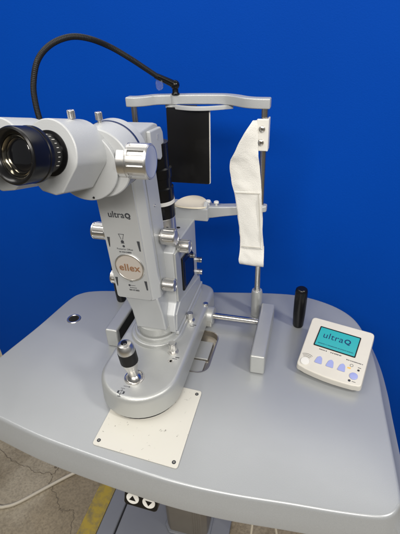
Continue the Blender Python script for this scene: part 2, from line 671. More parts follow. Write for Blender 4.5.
# up/down switch under the front edge
sx = Vector((0.945, -0.27, -0.19)).normalized()
sw = obj("height_switch", merge(bmesh.new(), prism(rrect(0, 0, 0.052, 0.030, 0.006), -0.012, 0.0, 'z', 0.0015),
                                frame((-0.1085, -0.3985, -0.0565), (1, 0.0, -0.06), (0, 0.30, 1.0))), BLACK, table)
SWF = frame((-0.1085, -0.3985, -0.0565), (1, 0.0, -0.06), (0, 0.30, 1.0))
for k, sgn in ((-1, 1), (1, -1)):
    ob = obj("switch_button", merge(bmesh.new(), cyl(0.0098, -0.001, 0.0012, (0.0125 * k, 0, 0), (0, 0, 1), 32, 0.0004), SWF), WHITE, sw)
    tri = [(0.0125 * k - 0.0052, -0.0032 * sgn), (0.0125 * k + 0.0052, -0.0032 * sgn), (0.0125 * k, 0.0052 * sgn)]
    obj("arrow", merge(bmesh.new(), prism(tri, 0.0013, 0.0017, 'z'), SWF), BLACK, ob)
# wires hanging under the table
for (pts, r, lab) in (([(0.034, -0.17, -0.044), (0.040, -0.20, -0.30), (0.036, -0.24, -0.50), (0.05, -0.22, FZ + 0.006), (0.09, -0.12, FZ + 0.006)], 0.0026,
                       "thin pale wire hanging down under the table beside the lift column"),
                      ([(0.09, -0.10, -0.044), (0.075, -0.15, -0.35), (0.10, -0.17, -0.56), (0.14, -0.16, FZ + 0.006), (0.22, -0.10, FZ + 0.006)], 0.0030,
                       "pale cable curling on the floor under the table's right half")):
    tag(obj("hanging_wire", tube(catmull([Vector(p) for p in pts], 8), r, 8), CABLE), lab, "cable")

# ------------------------------------------------------------------ glide plate
gp = thing("glide_plate", "flat cream metal plate with corner screws in front of the round base", "plate")
pc = [(-0.193, -0.366), (-0.0565, -0.3745), (-0.0575, -0.2310), (-0.194, -0.2230)]


def round_poly(pts, r, n=5):
    out = []
    m = len(pts)
    for i in range(m):
        p0, p1, p2 = Vector(pts[i - 1]), Vector(pts[i]), Vector(pts[(i + 1) % m])
        a = p1 + (p0 - p1).normalized() * r
        b = p1 + (p2 - p1).normalized() * r
        for k in range(n + 1):
            t = k / n
            out.append(tuple((1 - t) ** 2 * a + 2 * t * (1 - t) * p1 + t * t * b))
    return out


obj("sheet", prism(round_poly(pc, 0.005), 0.0005, 0.0024, 'z', 0.0006, 2, 50), PLATE, gp)
for (x, y) in ((-0.1855, -0.358), (-0.0640, -0.3660), (-0.0645, -0.239)):
    obj("screw", lathe([(0, 0.0021), (0.0012, 0.0021), (0.0013, 0.0036), (0.0024, 0.0036), (0.0030, 0.0026), (0.0030, 0.0022)], (x, y, 0), (0, 0, 1), 20), INK, gp)

# ------------------------------------------------------------------ headrest frame
hr = thing("headrest_frame", "grey metal headrest frame with two posts, chin rest and forehead bar", "headrest")
for (u0, u1, inner, lab) in ((0.0125, 0.0385, 0.0125, None), (-0.2655, -0.2410, -0.2410, None)):
    blk = obj("rail_block", box(u0, u1, -0.170 + (0.010 if u0 < -0.1 else 0), -0.012, 0.0008, 0.0415, 0.0035), CAST, hr)
    s = 1 if inner == u1 else -1
    obj("rail_slot", box(inner - 0.0012 if s > 0 else inner - 0.0006, inner + 0.0006 if s > 0 else inner + 0.0012, -0.150, -0.02, 0.006, 0.036, 0.0004), DARK, blk)
# posts
for u in (0.0, -0.2245):
    p = obj("post", cyl(0.0057, 0.045, 0.4145, (u, 0, 0), (0, 0, 1), 32), STEEL, hr)
    obj("post_sleeve", lathe([(0.0112, 0.0008), (0.0112, 0.056), (0.0100, 0.0615), (0.006, 0.0620)], (u, 0, 0), (0, 0, 1), 32), CAST, p)


def ribbon_plan(pts, w):
    """plan outline of a bar of half widths w along a path"""
    Lf, Rt = [], []
    n = len(pts)
    for i in range(n):
        a, b = Vector(pts[max(i - 1, 0)]), Vector(pts[min(i + 1, n - 1)])
        t = (b - a).normalized()
        nn = Vector((-t.y, t.x))
        ww = w[i] if isinstance(w, (list, tuple)) else w
        Lf.append(tuple(Vector(pts[i]) + nn * ww))
        Rt.append(tuple(Vector(pts[i]) - nn * ww))
    return Lf + Rt[::-1]


pth = [Vector((a, b, 0)) for a, b in ((-0.2365, 0.002), (-0.222, 0.002), (-0.208, 0.009), (-0.192, 0.022), (-0.168, 0.027), (-0.135, 0.031), (-0.10, 0.034), (-0.072, 0.033),
                                      (-0.052, 0.024), (-0.034, 0.010), (-0.016, 0.003), (0.0085, 0.002))]
pth = [(p.x, p.y) for p in catmull(pth, 3)]
bar = obj("forehead_bar", prism(ribbon_plan(pth, 0.0085), 0.4125, 0.4285, 'z', 0.0022, 3, 50), PAINT, hr)
# forehead band plate bowed below the bar
band = []
for k in range(17):
    t = k / 16
    u = -0.176 + 0.118 * t
    band.append((u, 0.030 - 0.022 * math.sin(PI * t) + 0.0))
obj("forehead_band", prism(ribbon_plan(band, 0.0035), 0.4060, 0.4125, 'z', 0.001, 2, 50), PALE, bar)
obj("bar_joint", cyl(0.0098, 0.4130, 0.4292, (-0.1585, 0.0275, 0), (0, 0, 1), 32, 0.001), PAINT, bar)
# chin rest
arm = bmesh.new()
sec = [(-0.100, 0.004, 0.0105, 0.2150, 0.2385), (-0.088, 0.000, 0.0100, 0.2185, 0.2405), (-0.07, -0.001, 0.0092, 0.2225, 0.2420),
       (-0.035, 0.0, 0.0090, 0.2285, 0.2450), (-0.012, 0.0, 0.0090, 0.2335, 0.2470), (0.004, 0.0, 0.0088, 0.2360, 0.2480), (0.011, 0.0, 0.006, 0.2365, 0.2480)]
rings = [[arm.verts.new(q) for q in ((u, v - w, z0), (u, v + w, z0), (u, v + w, z1), (u, v - w, z1))] for (u, v, w, z0, z1) in sec]
for a, b in zip(rings[:-1], rings[1:]):
    for k in range(4):
        arm.faces.new((a[k], a[(k + 1) % 4], b[(k + 1) % 4], b[k]))
arm.faces.new(rings[0][::-1])
arm.faces.new(rings[-1])
bevel_bm(arm, 0.0022, 3, 50)
chin = obj("chin_rest", [arm, box(-0.230, -0.095, -0.017, 0.022, 0.2135, 0.2385, 0.002)], PAINT, hr)
cup = bmesh.new()
rows = []
for j in range(9):
    s = j / 8
    ring = []
    for k in range(48):
        t = 2 * PI * k / 48
        x = 0.031 * math.cos(t)
        y = math.sin(t)
        y = y * 0.036 if y > 0 else y * 0.010
        z = 0.2385 + 0.0035 * s ** 2 + (0.0045 * s ** 2 * max(0, math.sin(t)))
        ring.append(cup.verts.new((-0.1290 + x * s, -0.010 + y * s, z)) if s > 0 else None)
    rows.append(ring)
cv = cup.verts.new((-0.1290, -0.010, 0.2385))
for k in range(48):
    cup.faces.new((cv, rows[1][k], rows[1][(k + 1) % 48]))
for j in range(1, 8):
    for k in range(48):
        cup.faces.new((rows[j][k], rows[j + 1][k], rows[j + 1][(k + 1) % 48], rows[j][(k + 1) % 48]))
bmesh.ops.recalc_face_normals(cup, faces=cup.faces)
bmesh.ops.solidify(cup, geom=cup.faces[:], thickness=0.0028)
obj("chin_cup", cup, CREAM, chin)
for (u, v) in ((-0.098, 0.002), (-0.082, 0.000)):
    obj("paper_pin", lathe([(0, 0.238), (0.0022, 0.238), (0.0022, 0.2445), (0.0048, 0.2450), (0.0048, 0.2475), (0.004, 0.2485), (0, 0.2485)], (u, v, 0), (0, 0, 1), 20), WHITE, chin)
obj("pin_bracket", prism([(-0.016, 0.2385), (0.010, 0.2385), (-0.003, 0.2475)], -0.104, -0.097, 'u', 0.0008), PALE, chin)

# ------------------------------------------------------------------ black breath shield hanging from the bar
bs = thing("breath_shield", "black smudged rectangular shield hanging from the forehead bar", "shield")
SHF = frame((-0.134, 0.012, 0.3435), (1, 0.0, -0.0), (0, 0.06, 1))
obj("panel", merge(bmesh.new(), prism(rrect(0, 0, 0.076, 0.132, 0.003), -0.0012, 0.0012, 'z', 0.0004, 2, 50), SHF), SMUDGE, bs)
obj("white_edge", merge(bmesh.new(), prism(rrect(0.0008, 0, 0.0776, 0.1325, 0.003), -0.0040, -0.0014, 'z', 0.0004, 2, 50), SHF), WHITE, bs)
obj("hanger", box(-0.150, -0.118, 0.0185, 0.022, 0.398, 0.4123, 0.001), DARK, bs)

# ------------------------------------------------------------------ head strap
st = thing("head_strap", "white towelling strap hanging from the right post of the headrest", "strap")
rowsS = [(0.3965, -0.0175, -0.010, -0.0115, -0.0085), (0.388, -0.0225, -0.0095, -0.019, -0.0100), (0.378, -0.0285, -0.009, -0.025, -0.0115), (0.365, -0.035, -0.008, -0.027, -0.0125),
         (0.352, -0.0415, -0.0072, -0.027, -0.013), (0.340, -0.0475, -0.006, -0.026, -0.013), (0.331, -0.0515, -0.005, -0.024, -0.013), (0.318, -0.0525, -0.0035, -0.0215, -0.0125),
         (0.302, -0.0510, -0.001, -0.0185, -0.012), (0.285, -0.0485, 0.001, -0.0165, -0.012), (0.265, -0.0440, 0.0022, -0.015, -0.012), (0.235, -0.0405, 0.0045, -0.0135, -0.012),
         (0.205, -0.0370, 0.0065, -0.0135, -0.0125), (0.178, -0.0340, 0.0090, -0.0145, -0.0135), (0.165, -0.0335, 0.0105, -0.0155, -0.015), (0.152, -0.0345, 0.0115, -0.0195, -0.0185),
         (0.141, -0.0350, 0.0120, -0.0215, -0.021), (0.132, -0.0340, 0.0118, -0.0195, -0.0195), (0.1275, -0.0320, 0.0115, -0.0140, -0.0140), (0.131, -0.0330, 0.0115, -0.0085, -0.0085),
         (0.140, -0.0345, 0.0112, -0.0075, -0.0075), (0.155, -0.0335, 0.0105, -0.0100, -0.0095), (0.170, -0.0330, 0.0100, -0.0125, -0.0105)]


def strap_grid(rows, nu, off, wob):
    bm = bmesh.new()
    ctr = catmull([Vector((r[1], r[3], r[0])) for r in rows], 3)
    ctr2 = catmull([Vector((r[2], r[4], r[0])) for r in rows], 3)
    g = []
    for i, (a, b) in enumerate(zip(ctr, ctr2)):
        row = []
        for k in range(nu + 1):
            t = k / nu
            p = a.lerp(b, t)
            w = noise.noise(Vector((p.x * 40, p.z * 28, 3.1))) * wob + noise.noise(Vector((p.x * 90 + p.z * 60, p.z * 75, 9.4))) * wob * 0.55
            p = p + Vector((noise.noise(Vector((p.z * 55, t * 1.5, 1.7))) * 0.0011, 0, 0))
            row.append(bm.verts.new((p.x, p.y + w - off, p.z)))
        g.append(row)
    for i in range(len(g) - 1):
        for k in range(nu):
            bm.faces.new((g[i][k], g[i][k + 1], g[i + 1][k + 1], g[i + 1][k]))
    bmesh.ops.recalc_face_normals(bm, faces=bm.faces)
    bmesh.ops.solidify(bm, geom=bm.faces[:], thickness=0.0020)
    return bm


obj("band", strap_grid(rowsS, 16, 0.0, 0.0026), CLOTH, st, sharp=60, weighted=False)
pad_rows = [(z, l + 0.0022, r - 0.0016, a, b) for (z, l, r, a, b) in
            [(0.2775, -0.0463, 0.0015, -0.0162, -0.0120), (0.265, -0.0440, 0.0022, -0.015, -0.012), (0.235, -0.0405, 0.0045, -0.0135, -0.012),
             (0.205, -0.0370, 0.0065, -0.0135, -0.0125), (0.178, -0.0340, 0.0090, -0.0145, -0.0135), (0.167, -0.0337, 0.0103, -0.0152, -0.0146)]]
pad = obj("stitched_pad", strap_grid(pad_rows, 16, 0.0016, 0.0026), CLOTH, st, sharp=60, weighted=False)
sb = []
for i in range(60):
    t = i / 59
    z = 0.274 - 0.104 * t
    rr = 0.0005 + 0.0080 * t
    sb.append(box(rr - 0.0035, rr - 0.0025, -0.0185, -0.0150, z - 0.0006, z + 0.0004))
for i in range(32):
    t = i / 31
    sb.append(box(-0.041 + 0.0405 * t - 0.0006, -0.041 + 0.0405 * t + 0.0003, -0.0205 + 0.003 * t, -0.016, 0.2747, 0.2755))
    sb.append(box(-0.030 + 0.036 * t - 0.0006, -0.030 + 0.036 * t + 0.0003, -0.0195, -0.0150, 0.1695, 0.1702))
obj("stitching", sb, STITCH, pad, weighted=False)
cl = obj("clip_plate", [box(-0.0110, 0.0085, -0.0105, -0.0065, 0.3470, 0.3985, 0.0018), box(0.0055, 0.0085, -0.0105, 0.010, 0.3470, 0.3985, 0.0012)], WHITE, st)
for (z, u) in ((0.3830, -0.0022), (0.3615, -0.0035)):
    obj("snap_stud", lathe([(0, 0.0012), (0.0022, 0.0014), (0.0030, 0.0028), (0.0048, 0.0020), (0.0058, -0.0002), (0, -0.0002)], (u, -0.0105, z), (0, -1, 0), 24), STEEL, cl)

# ------------------------------------------------------------------ gooseneck fixation lamp
gn = thing("gooseneck_lamp", "black corrugated gooseneck with a ball joint standing on the forehead bar", "lamp")
obj("ball_joint", [lathe([(0.0070, 0.4288), (0.0072, 0.4300), (0.0052, 0.4325), (0.0050, 0.4400)], (-0.1555, 0.022, 0), (0, 0, 1), 28),
                   lathe([(0.0078 * math.sin(PI * k / 12), -0.0078 * math.cos(PI * k / 12)) for k in range(13)], (-0.1555, 0.022, 0.4440), (0, 0, 1), 28)], BLACK, gn)
obj("lamp_arm", tube(catmull([Vector((-0.1570, 0.021, 0.4450)), Vector((-0.168, 0.012, 0.4525)), Vector((-0.181, 0.001, 0.4610))], 6), lambda i, n: 0.0062 - 0.0018 * i / n, 20), BLACK, gn)
gpts = catmull([Vector(p) for p in ((-0.179, 0.002, 0.460), (-0.193, -0.012, 0.4735), (-0.209, -0.030, 0.4895), (-0.231, -0.050, 0.5075), (-0.248, -0.080, 0.5205), (-0.267, -0.100, 0.5240),
                                    (-0.287, -0.120, 0.5160), (-0.299, -0.140, 0.4985), (-0.307, -0.150, 0.4695), (-0.305, -0.158, 0.4440), (-0.302, -0.160, 0.420), (-0.298, -0.160, 0.405))], 26)
obj("gooseneck", tube(gpts, lambda i, n: 0.0040 + (0.0003 if i % 2 else 0.0), 14), RUBBER, gn, sharp=25)
obj("lamp_head", cyl(0.0075, -0.01, 0.018, (-0.298, -0.160, 0.402), (0.15, -0.1, -1), 24, 0.001), BLACK, gn)
hood = merge(bmesh.new(), prism(rrect(0, 0, 0.014, 0.017, 0.006), -0.0006, 0.0006, 'z', 0.0003, 2, 50), frame((-0.1765, 0.0035, 0.4470), (1, -0.25, 0.25), (-0.15, 0.2, 1)))
obj("clear_tab", hood, CLEAR, gn)

# ------------------------------------------------------------------ black hand grips
GR = "black hand grips at the back of the table"


def grip(u, v, lab):
    return tag(obj("hand_grip", lathe([(0, 0.0005), (0.0095, 0.0005), (0.0105, 0.004), (0.0118, 0.030), (0.0122, 0.060), (0.0118, 0.084), (0.0108, 0.0885), (0.0085, 0.0905), (0, 0.0905)],
                                      (u, v, 0), (0, 0, 1), 36), BLACK), lab, "hand grip", GR)


grip(0.0875, -0.019, "black upright hand grip behind the control box with the teal screen")
grip(-0.301, -0.013, "black upright hand grip half hidden behind the microscope column")

# ------------------------------------------------------------------ slit lamp
sl = thing("laser_microscope", "grey ophthalmic laser microscope with eyepieces on a round joystick base", "microscope")


def stadium(cu, vf, vb, rf, rb, n=24):
    """front semicircle centred (cu, vf) radius rf, back one centred (cu, vb) radius rb"""
    pts = []
    for k in range(n + 1):
        a = PI + PI * k / n
        pts.append((cu + rf * math.cos(a), vf + rf * math.sin(a)))
    for k in range(n + 1):
        a = PI * k / n
        # squarer back
        ca, sa = math.cos(a), math.sin(a)
        e = 0.55
        pts.append((cu + rb * math.copysign(abs(ca) ** e, ca), vb + rb * 0.55 * abs(sa) ** e))
    return pts


def loft(sections):
    bm = bmesh.new()
    rings = [[bm.verts.new((p[0], p[1], z)) for p in pts] for pts, z in sections]
    n = len(rings[0])
    for a, b in zip(rings[:-1], rings[1:]):
        for k in range(n):
            bm.faces.new((a[k], a[(k + 1) % n], b[(k + 1) % n], b[k]))
    bm.faces.new(rings[0][::-1])
    bm.faces.new(rings[-1])
    bmesh.ops.recalc_face_normals(bm, faces=bm.faces)
    return bm


BU = -0.1555
base = obj("base", loft([(stadium(BU, -0.2475, -0.012, 0.0660, 0.0640), 0.0092), (stadium(BU, -0.2475, -0.012, 0.0672, 0.0655), 0.0105),
                         (stadium(BU, -0.2465, -0.014, 0.0668, 0.0655), 0.038), (stadium(BU, -0.2465, -0.014, 0.0658, 0.0645), 0.0435), (stadium(BU, -0.2465, -0.014, 0.0640, 0.0625), 0.0468),
                         (stadium(BU, -0.2465, -0.014, 0.0612, 0.0595), 0.0486), (stadium(BU, -0.2465, -0.014, 0.0585, 0.0570), 0.0490)]), CAST, sl, sharp=60)
obj("base_foot", prism(stadium(BU, -0.2475, -0.012, 0.0625, 0.0600), 0.0026, 0.0098, 'z'), DARK, base)
# raised ring tiers
CUc, CVc = -0.161, -0.150
obj("base_ledge", loft([(stadium(CUc, CVc, -0.02, 0.0485, 0.0485), 0.0488), (stadium(CUc, CVc, -0.02, 0.0475, 0.0475), 0.0535), (stadium(CUc, CVc, -0.02, 0.0460, 0.0460), 0.0550),
                        (stadium(CUc, CVc, -0.02, 0.0430, 0.0430), 0.0552)]), CAST, base, sharp=50)
obj("swivel_ring", lathe([(0.0405, 0.0550), (0.0405, 0.0605), (0.0395, 0.0618), (0.0362, 0.0618), (0.0355, 0.0585), (0.030, 0.0585)], (CUc, CVc, 0), (0, 0, 1), 64), CAST, base)
# axle with hub
hub = obj("axle_hub", [cyl(0.0185, -0.112, -0.078, (0, -0.052, 0.0225), (1, 0, 0), 36, 0.002), box(-0.112, -0.080, -0.070, -0.034, 0.006, 0.022, 0.002)], CAST, base)
obj("axle", lathe([(0.0062, -0.09), (0.0062, 0.004), (0.0054, 0.006), (0.0054, 0.0124), (0, 0.0124)], (0, -0.052, 0.0225), (1, 0, 0), 32), STEEL, hub)
obj("lock_screw", lathe([(0.0035, 0.036), (0.0035, 0.043), (0.0052, 0.0435), (0.0052, 0.0505), (0.0045, 0.0515), (0, 0.0515)], (-0.095, -0.052, 0), (0, 0, 1), 24), SATIN, hub)
# knobs on the base
for (u, v, r, h) in ((-0.1165, -0.197, 0.0070, 0.020), (-0.1110, -0.108, 0.0062, 0.018)):
    k = obj("lock_knob", lathe([(r * 1.35, 0), (r * 1.35, 0.0018), (r * 0.85, 0.0022), (r * 0.85, 0.005), (r, 0.0055), (r, h - 0.001), (r - 0.001, h), (0, h)],
                               (u, v, 0.0489), (0, 0, 1), 40, (14, 0.0006, 0.0054, h - 0.0009)), SATIN, base)
    obj("mark", [box(u + 0.008, u + 0.015, v - 0.013, v - 0.0115, 0.0489, 0.0493), box(u + 0.004, u + 0.012, v - 0.0165, v - 0.0155, 0.0489, 0.0493)], INK, k)
obj("indicator_hole", lathe([(0.0048, 0.0488), (0.0048, 0.0492), (0.0038, 0.0494), (0.0022, 0.0490), (0, 0.0490)], (-0.1135, -0.2195, 0), (0, 0, 1), 24), SATIN, base)
obj("engraved_icon", [lathe([(0.0040, 0.0489), (0.0040, 0.04915), (0.0034, 0.04915), (0.0034, 0.0489)], (-0.1680, -0.3010, 0), (0, 0, 1), 24),
                      box(-0.1683, -0.1677, -0.3075, -0.2945, 0.0489, 0.04915), box(-0.1740, -0.1715, -0.3035, -0.2985, 0.0489, 0.04915), box(-0.1645, -0.1620, -0.3035, -0.2985, 0.0489, 0.04915),
                      box(-0.1705, -0.1655, -0.3095, -0.3085, 0.0489, 0.04915), box(-0.1715, -0.1645, -0.2935, -0.2928, 0.0489, 0.04915),
                      box(-0.1690, -0.1600, -0.2885, -0.2878, 0.0489, 0.04915), prism([(-0.1600, -0.2896), (-0.1575, -0.2882), (-0.1600, -0.2868)], 0.0489, 0.04915, 'z')], INK, base)
# joystick
JO = Vector((-0.1590, -0.2680, 0.0490))
JA = Vector((-0.10, -0.02, 1)).normalized()
js = obj("joystick", lathe([(0.0082, 0.004), (0.0078, 0.010), (0.0088, 0.018), (0.0118, 0.029), (0.0135, 0.036)], JO, JA, 40), SATIN, base)
obj("grip_band", lathe([(0.0136, 0.0355), (0.0142, 0.0360), (0.0142, 0.0565), (0.0136, 0.0570)], JO, JA, 48, (30, 0.0004, 0.036, 0.0555)), RUBBER, js)
obj("joystick_cap", lathe([(0.0136, 0.0565), (0.0139, 0.062), (0.0130, 0.0675), (0.0103, 0.0722), (0.0056, 0.0738), (0, 0.0738)], JO, JA, 40), SATIN, js)
obj("trigger_button", lathe([(0.0050, 0.0732), (0.0050, 0.0748), (0.0042, 0.0758), (0, 0.0758)], JO, JA, 24), BLACK, js)
obj("joystick_dish", lathe([(0.0165, -0.0002), (0.0160, 0.0016), (0.0145, 0.0020), (0.0130, 0.0008), (0.0115, 0.0040), (0.0085, 0.0080), (0.006, 0.0092)], JO, (0, 0, 1), 48), STEEL, js)

# rear arm carrying the illumination tower
arm_prof = [(-0.165, 0.0625), (0.004, 0.0625), (0.004, 0.082), (-0.012, 0.092), (-0.014, 0.216), (-0.030, 0.2175), (-0.118, 0.2225), (-0.145, 0.215),
            (-0.148, 0.118), (-0.165, 0.100)]
ra = obj("rear_arm", [prism(arm_prof, -0.190, -0.1205, 'u', 0.003), box(-0.196, -0.1165, -0.160, 0.008, 0.0556, 0.0628, 0.002)], PAINT, sl)
obj("arm_pillar", box(-0.1215, -0.1175, -0.146, -0.119, 0.118, 0.214, 0.0015), CAST, ra)
obj("arm_web", prism([(-0.163, 0.068), (-0.002, 0.068), (-0.006, 0.084), (-0.135, 0.112), (-0.158, 0.100)], -0.1212, -0.1180, 'u', 0.001), PAINT, ra)
skt = obj("power_socket", prism([(-0.112, 0.118), (-0.046, 0.112), (-0.044, 0.160), (-0.060, 0.178), (-0.112, 0.186)], -0.1212, -0.1165, 'u', 0.002), BLACK, ra)
obj("socket_recess", prism([(-0.104, 0.124), (-0.056, 0.1195), (-0.054, 0.155), (-0.064, 0.168), (-0.104, 0.175)], -0.1166, -0.1160, 'u', 0.0003), LENS, skt)
obj("socket_plug", cyl(0.0042, 0, 0.006, (-0.1165, -0.055, 0.160), (1, 0, 0), 20, 0.001), SATIN, skt)
obj("dark_screw", cyl(0.0040, -0.001, 0.0006, (-0.1385, -0.062, 0.2190), (0, 0.05, 1), 20), DARK, ra)
for z in (0.126, 0.098):
    obj("thumb_knob", lathe([(0.0035, 0), (0.0035, 0.012), (0.0058, 0.0125), (0.0058, 0.0225), (0.0050, 0.0235), (0, 0.0235)], (-0.134, -0.011, z), (1, 0.0, 0), 32, (12, 0.0005, 0.0124, 0.0226)), STEEL, ra)
# illumination tower
TU, TV = -0.1555, -0.094
tw = obj("lamp_tower", lathe([(0.0240, 0.205), (0.0240, 0.2560), (0.0235, 0.2570), (0, 0.2570)], (TU, TV, 0), (0, 0, 1), 48), SATIN, sl)
obj("tower_sleeve", lathe([(0.0232, 0.2568), (0.0240, 0.2580), (0.0240, 0.2810), (0.0225, 0.2815), (0.0225, 0.2870), (0.0240, 0.2880), (0.0240, 0.3080), (0.0215, 0.3100), (0.0215, 0.3250), (0.0232, 0.3260), (0.0232, 0.3400),
                           (0.0200, 0.3420), (0.0200, 0.3800), (0, 0.38)], (TU, TV, 0), (0, 0, 1), 48), BLACK, tw)
obj("tower_band", lathe([(0.0238, 0.2810), (0.0243, 0.2814), (0.0243, 0.2872), (0.0238, 0.2876)], (TU, TV, 0), (0, 0, 1), 48), WHITE, tw)
obj("band_screw", cyl(0.0018, 0, 0.0008, (TU + 0.0155, TV - 0.0180, 0.244), (0.65, -0.76, 0), 12), INK, tw)

# laser column
LEAN = Matrix(((1, 0, -0.050, 0.0050), (0, 1, 0, 0), (0, 0, 1, 0), (0, 0, 0, 1)))


def lean(bm):
    bmesh.ops.transform(bm, matrix=LEAN, verts=bm.verts)
    return bm


co = obj("column", [lean(prism([(-0.2060, -0.1890), (-0.2030, -0.1920), (-0.1440, -0.1920), (-0.1405, -0.1900), (-0.1325, -0.180), (-0.1320, -0.128), (-0.2060, -0.128)], 0.150, 0.402, 'z', 0.0012, 2)),
                    lean(bevel_bm(loft([([(-0.1890, -0.1785), (-0.1335, -0.1785), (-0.1335, -0.095), (-0.1890, -0.095)], 0.0770),
                                        ([(-0.1910, -0.1805), (-0.1345, -0.1805), (-0.1345, -0.095), (-0.1910, -0.095)], 0.115),
                                        ([(-0.1965, -0.1875), (-0.1365, -0.1875), (-0.1345, -0.095), (-0.1965, -0.095)], 0.151)]), 0.0032, 3, 45))], PAINT, sl, sharp=34)
obj("front_panel", lean(prism(rrect(-0.1737, 0.2745, 0.0600, 0.2480, 0.0045), -0.19365, -0.1915, 'v', 0.0008, 2, 50)), PAINT, co)
obj("pivot_post", lathe([(0.0335, 0.0585), (0.0335, 0.0775), (0.0310, 0.0785), (0, 0.0785)], (CUc, CVc, 0), (0, 0, 1), 56), CAST, co)
obj("side_seam", lean(box(-0.1320, -0.1315, -0.1722, -0.1712, 0.16, 0.385)), CAST, co)
for (v_, z_) in ((-0.152, 0.300), (-0.152, 0.352), (-0.140, 0.190)):
    obj("cover_screw", lean(lathe([(0.0024, -0.0002), (0.0024, 0.0005), (0.0018, 0.0008), (0.0010, 0.0008), (0.0008, 0.0001), (0, 0.0001)], (-0.1319, v_, z_), (1, 0, 0), 20)), SATIN, co)
# front panel writing
FP = frame((0, -0.19375, 0), (1, 0, 0), (0, 0, 1))


def on_front(bm):
    bmesh.ops.transform(bm, matrix=FP, verts=bm.verts)
    bmesh.ops.transform(bm, matrix=LEAN, verts=bm.verts)
    return bm


T0 = Matrix.Identity(4)
obj("lettering", [on_front(text_bm("ultra", 0.0140, Matrix.Translation((-0.1775, 0.2995, 0)), 0.0002, 0.00015, 1.0)),
                  on_front(text_bm("Q", 0.0105, Matrix.Translation((-0.1592, 0.2988, 0)), 0.0002, 0.0006))], INK, co, weighted=False)


def dashes(u0, u1, z, h, seed, gap=0.35):
    rnd = random.Random(seed)
    out = []
    x = u0
    while x < u1:
        w = rnd.uniform(0.0008, 0.0018)
        out.append(prism([(x, z - h / 2), (x + w, z - h / 2), (x + w, z + h / 2 * rnd.uniform(0.5, 1)), (x, z + h / 2)], 0, 0.0002, 'z'))
        x += w + (0.0006 if rnd.random() > 0.2 else 0.0014)
    return out


marks = [prism([(-0.1755 + a, 0.2610 + b) for a, b in pts], 0, 0.0002, 'z') for pts in (
    [(-0.0045, 0.0075), (0.0045, 0.0075), (0.0045, 0.0068), (-0.0045, 0.0068)], [(-0.0045, 0.0075), (-0.0038, 0.0075), (-0.0008, -0.002), (-0.0015, -0.002)],
    [(0.0045, 0.0075), (0.0038, 0.0075), (0.0008, -0.002), (0.0015, -0.002)])]
marks += [merge(bmesh.new(), cyl(0.0026, 0, 0.0002, (-0.1755, 0.2555, 0), (0, 0, 1), 16)), prism([(-0.1785, 0.2525), (-0.1725, 0.2525), (-0.1725, 0.2532), (-0.1785, 0.2532)], 0, 0.0002, 'z'),
          merge(bmesh.new(), cyl(0.0020, 0, 0.0002, (-0.1748, 0.2478, 0), (0, 0, 1), 16))]
obj("knob_icon", [on_front(m_) for m_ in marks], INK, co, weighted=False)
obj("lettering", on_front(text_bm("Posterior Offset", 0.0040, Matrix.Translation((-0.1738, 0.2425, 0)), 0.0001)), INK, co, weighted=False)
obj("caption_line", [on_front(m_) for m_ in dashes(-0.1840, -0.1735, 0.2375, 0.0018, 3) + dashes(-0.1722, -0.164, 0.2375, 0.0026, 4)], INK, co, weighted=False)
obj("lever_icon", [on_front(m_) for m_ in dashes(-0.1765, -0.1715, 0.1838, 0.0010, 5) + [merge(bmesh.new(), cyl(0.0018, 0, 0.0002, (-0.1782, 0.1765, 0), (0, 0, 1), 14)),
                                                       prism([(-0.1775, 0.1762), (-0.168, 0.1762), (-0.168, 0.1768), (-0.1775, 0.1768)], 0, 0.0002, 'z')]], INK, co, weighted=False)
obj("caption_line", [on_front(m_) for m_ in dashes(-0.1780, -0.1670, 0.1722, 0.0012, 6) + dashes(-0.1795, -0.1625, 0.1678, 0.0030, 7)], INK, co, weighted=False)
for (u, z) in ((-0.1975, 0.2530), (-0.1495, 0.2500), (-0.1985, 0.1810), (-0.1490, 0.1790)):
    s = 1 if u < -0.17 else -1
    pm = (prism([(u - 0.0022, z + 0.0085), (u + 0.0022, z + 0.0085), (u + 0.0016 * -s + 0.0002, z - 0.0085), (u - 0.0004, z - 0.0085)], 0, 0.0003, 'z'))
    obj("pointer_mark", on_front(pm), INK, co, weighted=False)
eb = obj("emblem", on_front(lathe([(0.0245, 0), (0.0245, 0.0014), (0.0237, 0.0022), (0.0222, 0.0022), (0.0216, 0.0014), (0, 0.0014)], (-0.1715, 0.2105, 0), (0, 0, 1), 56)), SATIN, co)
obj("emblem_face", on_front(lathe([(0.0217, 0.0012), (0.0217, 0.0017), (0, 0.0017)], (-0.1715, 0.2105, 0), (0, 0, 1), 48)), EMBLEM, eb)
obj("lettering", on_front(text_bm("ellex", 0.0172, Matrix.Translation((-0.1715, 0.2105, 0.0019)), 0.0002, 0.0003, 1.06)), COPPER, eb, weighted=False)


def knob(name, o, ax, r, L, m=SATIN, fl=12, neck=0.6, parent=None, dep=0.0009):
    return obj(name, lathe([(r * neck, -0.006), (r * neck, 0.003), (r * 0.97, 0.0032), (r, 0.0042), (r, 0.0068), (r, 0.0069), (r, L - 0.0032), (r, L - 0.0031), (r, L - 0.0012), (r - 0.0012, L), (r - 0.0022, L - 0.0002), (r - 0.0026, L - 0.0009), (0, L - 0.0009)], o, ax, 96,
                           (fl, dep, 0.0069, L - 0.0032)), m, parent or co)


knob("adjust_knob", (-0.1395, -0.146, 0.2455), (1, 0, 0), 0.0136, 0.0265)
knob("adjust_knob", (-0.1210, -0.123, 0.2175), (1, 0, 0), 0.0112, 0.0225, parent=ra)
knob("adjust_knob", (-0.1375, -0.166, 0.1670), (1, 0, 0), 0.0110, 0.0235)
knob("adjust_knob", (-0.2120, -0.172, 0.2590), (-1, 0, 0), 0.0138, 0.0290)
knob("adjust_knob", (-0.2075, -0.172, 0.1750), (-1, 0, 0), 0.0120, 0.0150)

